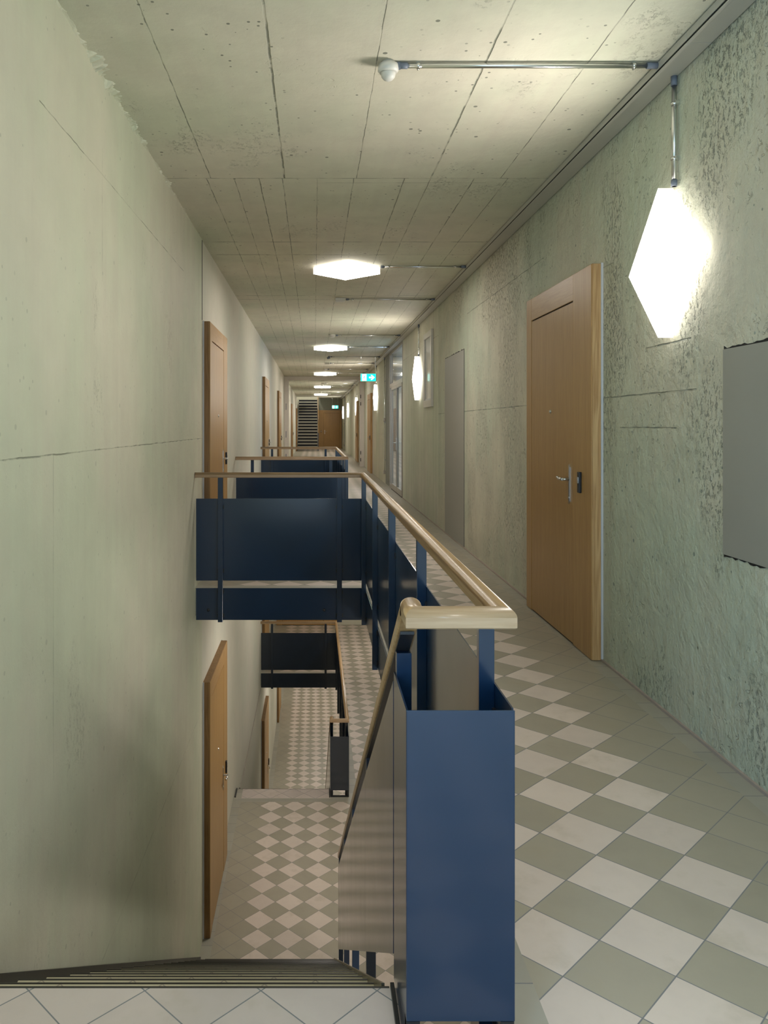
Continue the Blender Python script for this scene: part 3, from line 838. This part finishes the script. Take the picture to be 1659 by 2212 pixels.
# ------------------------------------------------------------------ handrail sweep
def sweep(path, mb, hw=.024, z_lo=-.045, z_side=-.020, seg=10, mi=0):
    prof = [(-hw + .003, z_lo), (-hw, z_lo + .003), (-hw, z_side)]
    for i in range(1, seg):
        t = math.pi * i / seg; prof.append((-hw * math.cos(t), z_side - z_side * math.sin(t)))
    prof += [(hw, z_side), (hw, z_lo + .003), (hw - .003, z_lo)]
    P = [Vector(p) for p in path]; rings = []
    for i, p in enumerate(P):
        tin = (p - P[i - 1]).normalized() if i else (P[1] - P[0]).normalized()
        tout = (P[i + 1] - p).normalized() if i < len(P) - 1 else tin
        nrm = (tin + tout).normalized()
        side = tin.cross(Vector((0, 0, 1))).normalized(); up = side.cross(tin).normalized()
        ring = []
        for (a, b) in prof:
            o = side * a + up * b
            o = o - tin * (o.dot(nrm) / tin.dot(nrm))
            ring.append(mb.bm.verts.new(p + o))
        rings.append(ring)
    n = len(prof); fs = []
    for a, b in zip(rings, rings[1:]):
        for k in range(n):
            f = mb.bm.faces.new((a[k], a[(k + 1) % n], b[(k + 1) % n], b[k])); f.smooth = 2 <= k <= n - 5 + 1; fs.append(f)
    fs.append(mb.bm.faces.new(rings[0][::-1])); fs.append(mb.bm.faces.new(rings[-1]))
    bmesh.ops.recalc_face_normals(mb.bm, faces=fs)
    return mb

XP = .441                        # plane of the side panels
def clampmb(x, y, z):            # small black fixing
    mb = MB(); mb.box(x - .004, x + .004, y - .006, y + .004, z - .016, z + .016); mb.cyl((x, y - .009, z - .008), (x, y - .005, z - .008), .004, seg=8)
    return mb
def balustrade(yn, yf, posts, kind, label, blue, clamps=True, z0=0.0):
    r = empty('balustrade', (0, yn, z0), label, 'balustrade', 'blue steel balustrades around the stair openings')
    Y = lambda v: v - yn
    zr = 1.0; fy = yf - .005
    xr = XP - .021
    # handrails (each straight length is its own part)
    if kind == 'box':
        nb = yn - .220
        sweepable = [([(.224, 1.87 - Y1 + 0, zr), (.224, Y(nb), zr), (xr, Y(nb), zr), (xr, Y(fy - .022), zr), (XL + .003, Y(fy - .022), zr)], 'handrail')]
    else:
        nb = yn - .012
        sweepable = [([(XL + .003, Y(nb), zr), (xr, Y(nb), zr), (xr, Y(fy - .022), zr), (XL + .003, Y(fy - .022), zr)], 'handrail')]
    for pth, nm in sweepable:
        # split in runs with mitred ends: build as one mesh, grain picked per run by material slot
        mb = sweep(pth, MB())
        for f in mb.bm.faces:
            c = f.calc_center_median()
            run_cross = abs(f.normal.x) < .3 and (c.y < Y(nb) + .03 or c.y > Y(fy) - .05) and c.x < xr - .02
            if kind == 'box' and c.y < Y(nb) + .03 and c.x < .24 and abs(f.normal.x) > .3: run_cross = False
            f.material_index = 1 if run_cross else 0
        obj(nm, mb, [m_rail, m_railx], r)
    # side posts and panels
    pw, pd = .038, .028
    for i, py in enumerate(posts):
        mb = MB(); mb.box(XP - .002 - pw, XP - .002, Y(py) - pd / 2, Y(py) + pd / 2, -.288, zr - .04)
        p = obj('post', mb, [blue], r, .0015)
        if clamps:
            for z in (.70, .15, -.03, -.235):
                obj('clamp', clampmb(XP - .006, Y(py) - pd / 2 - .010, z), [m_black], p)
    start = (nb + .004) if kind == 'box' else nb
    ys = [start] + list(posts) + [yf]
    ys = [start] + list(posts[1:]) + ([yf] if yf - posts[-1] > .3 else [])
    ys[-1] = yf - .006
    for a, b in zip(ys, ys[1:]):
        mb = MB(); mb.box(XP - .002, XP + .002, Y(a) + .003, Y(b) - .003, .064, .772); obj('panel', mb, [blue], r)
        mb = MB(); mb.box(XP - .002, XP + .002, Y(a) + .003, Y(b) - .003, -.276, -.002); obj('fascia', mb, [blue], r)
    # far cross run
    cx = [-.83, .195]
    for x in cx:
        mb = MB(); mb.box(x, x + .042, Y(fy) - .036, Y(fy) - .004, -.288, zr - .04)
        p = obj('post', mb, [blue], r, .0015)
        if clamps:
            for z in (.70, .15, -.03, -.235):
                for xx in (x - .005, x + .047): obj('clamp', clampmb(xx, Y(fy) - .006, z), [m_black], p)
    xs = [XL + .008, cx[0] + .02, cx[1] + .02, XP - .004]
    for a, b in zip(xs, xs[1:]):
        mb = MB(); mb.box(a + .001, b - .001, Y(fy) - .004, Y(fy), .064, .772); obj('panel', mb, [blue], r)
        mb = MB(); mb.box(a + .001, b - .001, Y(fy) - .004, Y(fy), -.276, -.002); obj('fascia', mb, [blue], r)
    for x in (-.915, .085):
        mb = MB(); mb.lathe((x, Y(fy) - .0035, -.19), [(.013, 0), (.013, .003), (.008, .006), (.001, .006)], axis=(0, -1, 0), seg=16); obj('bolt', mb, [m_black], r)
    # near end
    if kind == 'box':
        ny = Y(nb) - .008
        bm_ = MB()
        # front plate and left cheek as one folded sheet
        bm_.box(BX, XP + .002, ny, ny + .004, .085, .772)
        obj('end_panel', bm_, [blue], r, .002)
        bm_ = MB(); bm_.box(BX, BX + .004, ny + .004, .05, -.01, .772); obj('cheek_panel', bm_, [blue], r)
        mb = MB(); mb.box(BX + .004, BX + .042, .02, .048, -.288, .828); obj('post', mb, [blue], r, .0015)
        mb = MB(); mb.box(BX, XP, ny, ny + .03, -.0, .012); mb.box(BX, BX + .03, ny, ny + .03, .012, .085); mb.box(XP - .03, XP, ny, ny + .03, .012, .085); obj('foot', mb, [m_black], r)
    else:
        for x in (cx[0], cx[1], XP - .042):
            mb = MB(); mb.box(x, x + .04, Y(nb) + .008, Y(nb) + .036, -.288, zr - .04); obj('post', mb, [blue], r, .0015)
        for a, b in zip(xs, xs[1:]):
            mb = MB(); mb.box(a + .001, b - .001, Y(nb) + .004, Y(nb) + .008, .064, .772); obj('panel', mb, [blue], r)
    return r
P1 = [1.965, 3.145, 4.34, 5.55, 6.80]
P2 = [p + OFF for p in P1]
balustrade(Y1, YF1, P1, 'box', 'nearest large blue steel balustrade with oak handrail around the upper stair opening', m_blue)
balustrade(Y2, YF2, P2, 'closed', 'farther blue balustrade on the upper floor, around the second opening', m_blue, clamps=False)
balustrade(Y2, YF2, P2, 'box', 'dark blue balustrade on the storey below, seen through the stair opening', m_blue_d, clamps=False, z0=-STOREY)

# ------------------------------------------------------------------ stairs going down, with their sloped railing
SL = RISE / RUN
def stairs(y0, z0, label, rl, blue):
    r = empty('staircase', (0, y0, z0), label, 'staircase', 'steel stair flights going down')
    x0, x1 = -.935, .168
    for k in range(1, 19):
        mb = MB(); za = -RISE * k
        mb.box(x0, x1, RUN * (k - 1) - .015, RUN * k - .005, za - .035, za)
        t = obj('tread', mb, [m_tread], r)
        mb = MB(); mb.box(x0, x1, RUN * k - .005, RUN * k, za - .05, za + .002); obj('nosing', mb, [m_stairn], t)
        mb = MB(); mb.box(x0, x1, RUN * (k - 1) - .012, RUN * (k - 1) - .006, za + .0, za + RISE - .05); obj('riser', mb, [m_stairm], t)
        mb = MB()
        # diamond tile joints on the tread
        for j in range(4):
            cx = -.86 + j * TD + (k % 2) * TD / 2
            yb, yf = RUN * (k - 1), RUN * k - .007
            if cx < x0 + .03 or cx > x1 - .03: continue
            hwid = min(yf - yb, cx - x0, x1 - cx)
            for sg in (-1, 1):
                mb.prism([(cx, yf, za + .0003), (cx + sg * .004, yf, za + .0003), (cx + sg * (hwid + .004), yf - hwid, za + .0003), (cx + sg * hwid, yf - hwid, za + .0003)], (0, 0, .0006))
        obj('tile_joint', mb, [m_sil], t)
    L = RUN * 18
    def par(xa, xb, lo, hi, ya=0.0, yb=L):
        return MB().prism([(xa, ya, -SL * ya + lo), (xa, yb, -SL * yb + lo), (xa, yb, -SL * yb + hi), (xa, ya, -SL * ya + hi)], (xb - xa, 0, 0))
    obj('stringer', par(x1, x1 + .008, -.26, .012, 0.012), [m_string], r)
    obj('stringer', par(XL + .05, XL + .058, -.26, .02, .012), [m_stairm], r)
    obj('stringer', par(x0 - .008, x0, -.26, -.10, .012), [m_stairm], r)
    # railing
    rr = empty('stair_railing', (0, y0, z0), rl, 'stair railing', 'sloped stair railings')
    ys = 1.87 - Y1
    mb = sweep([(.224, ys, 1.0), (.224, L + .02, 1.0 - SL * (L + .02 - ys))], MB())
    obj('handrail', mb, [m_rail], rr)
    mb = MB(); mb.prism([(.224 - .017, ys + .06, 1.0 - SL * .06 - .0565), (.224 + .017, ys + .06, 1.0 - SL * .06 - .0565), (.224 + .017, ys + .06, 1.0 - SL * .06 - .064), (.224 - .017, ys + .06, 1.0 - SL * .06 - .064)], (0, L - ys - .05, -SL * (L - ys - .05))); obj('rail_bar', mb, [m_black], rr)
    py = [3.20 - Y1, 4.39 - Y1, 5.6 - Y1, 6.80 - Y1]
    for y in py:
        top = 1.0 - SL * (y - ys) - .05
        mb = MB(); mb.box(BX + .004, BX + .042, y - .014, y + .014, -SL * y - .16, top); obj('post', mb, [blue], rr, .0015)
    ye = [.056] + py
    for a, b in zip(ye, ye[1:]):
        obj('panel', par(BX - .001, BX + .003, .085, .785, a + .003, b - .001 + (.014 if b == py[-1] else 0)), [blue], rr)
    return r
stairs(Y1, 0, 'near steel and tile stair flight dropping away below the landing', 'sloped blue railing of the near stair with oak handrail', m_blue)
stairs(Y2, -STOREY, 'lower stair flight starting beside the small dark railing end', 'sloped railing of the lower stair beside the narrow dark railing end', m_blue_d)
# landing edge trims
for (yy, zz, nm) in ((Y1, 0, 'upper'), (Y2, -STOREY, 'lower')):
    r = empty('edge_profile', (0, yy, zz), 'dark metal edge profile along the %s landing' % nm, 'edge trim', 'landing edge profiles')
    mb = MB(); mb.box(BX - .014, BX - .004, -.24, .004, -.2, .012); obj('side_strip', mb, [m_black], r, .001)
    mb = MB(); mb.box(XL + .03, BX - .016, -.001, .005, -.2, .001); obj('front_strip', mb, [m_stairn], r)
    mb = MB(); mb.box(XL + .012, XL + .028, -.24, .0, .0, .014); obj('wall_strip', mb, [m_black], r, .001)

# ------------------------------------------------------------------ far staircase going up
r = empty('staircase_up', (0, 44.7, 0), 'distant dark open-tread staircase climbing at the left end of the corridor', 'staircase')
for k in range(1, 18):
    mb = MB(); y = (k - 1) * .27
    mb.box(-.93, .17, y, y + .285, RISE * k - .085, RISE * k); obj('tread', mb, [m_fartread], r)
for x in (-.95, .17):
    mb = MB(); mb.prism([(x, 0, 0), (x, .2, 0), (x, 4.6, SL * 4.4), (x, 4.6, SL * 4.4 + .2), (x, 0, .2)], (.015, 0, 0)); obj('stringer', mb, [m_blue_d], r)
mb = MB(); sweep([(.215, -.1, 1.05), (.215, 4.3, 1.05 + SL * 4.3)], mb); obj('handrail', mb, [m_rail], r)
for y in (0, 1.2, 2.4, 3.6):
    mb = MB(); mb.box(.195, .235, y, y + .03, SL * y, 1.03 + SL * y); obj('post', mb, [m_blue_d], r)
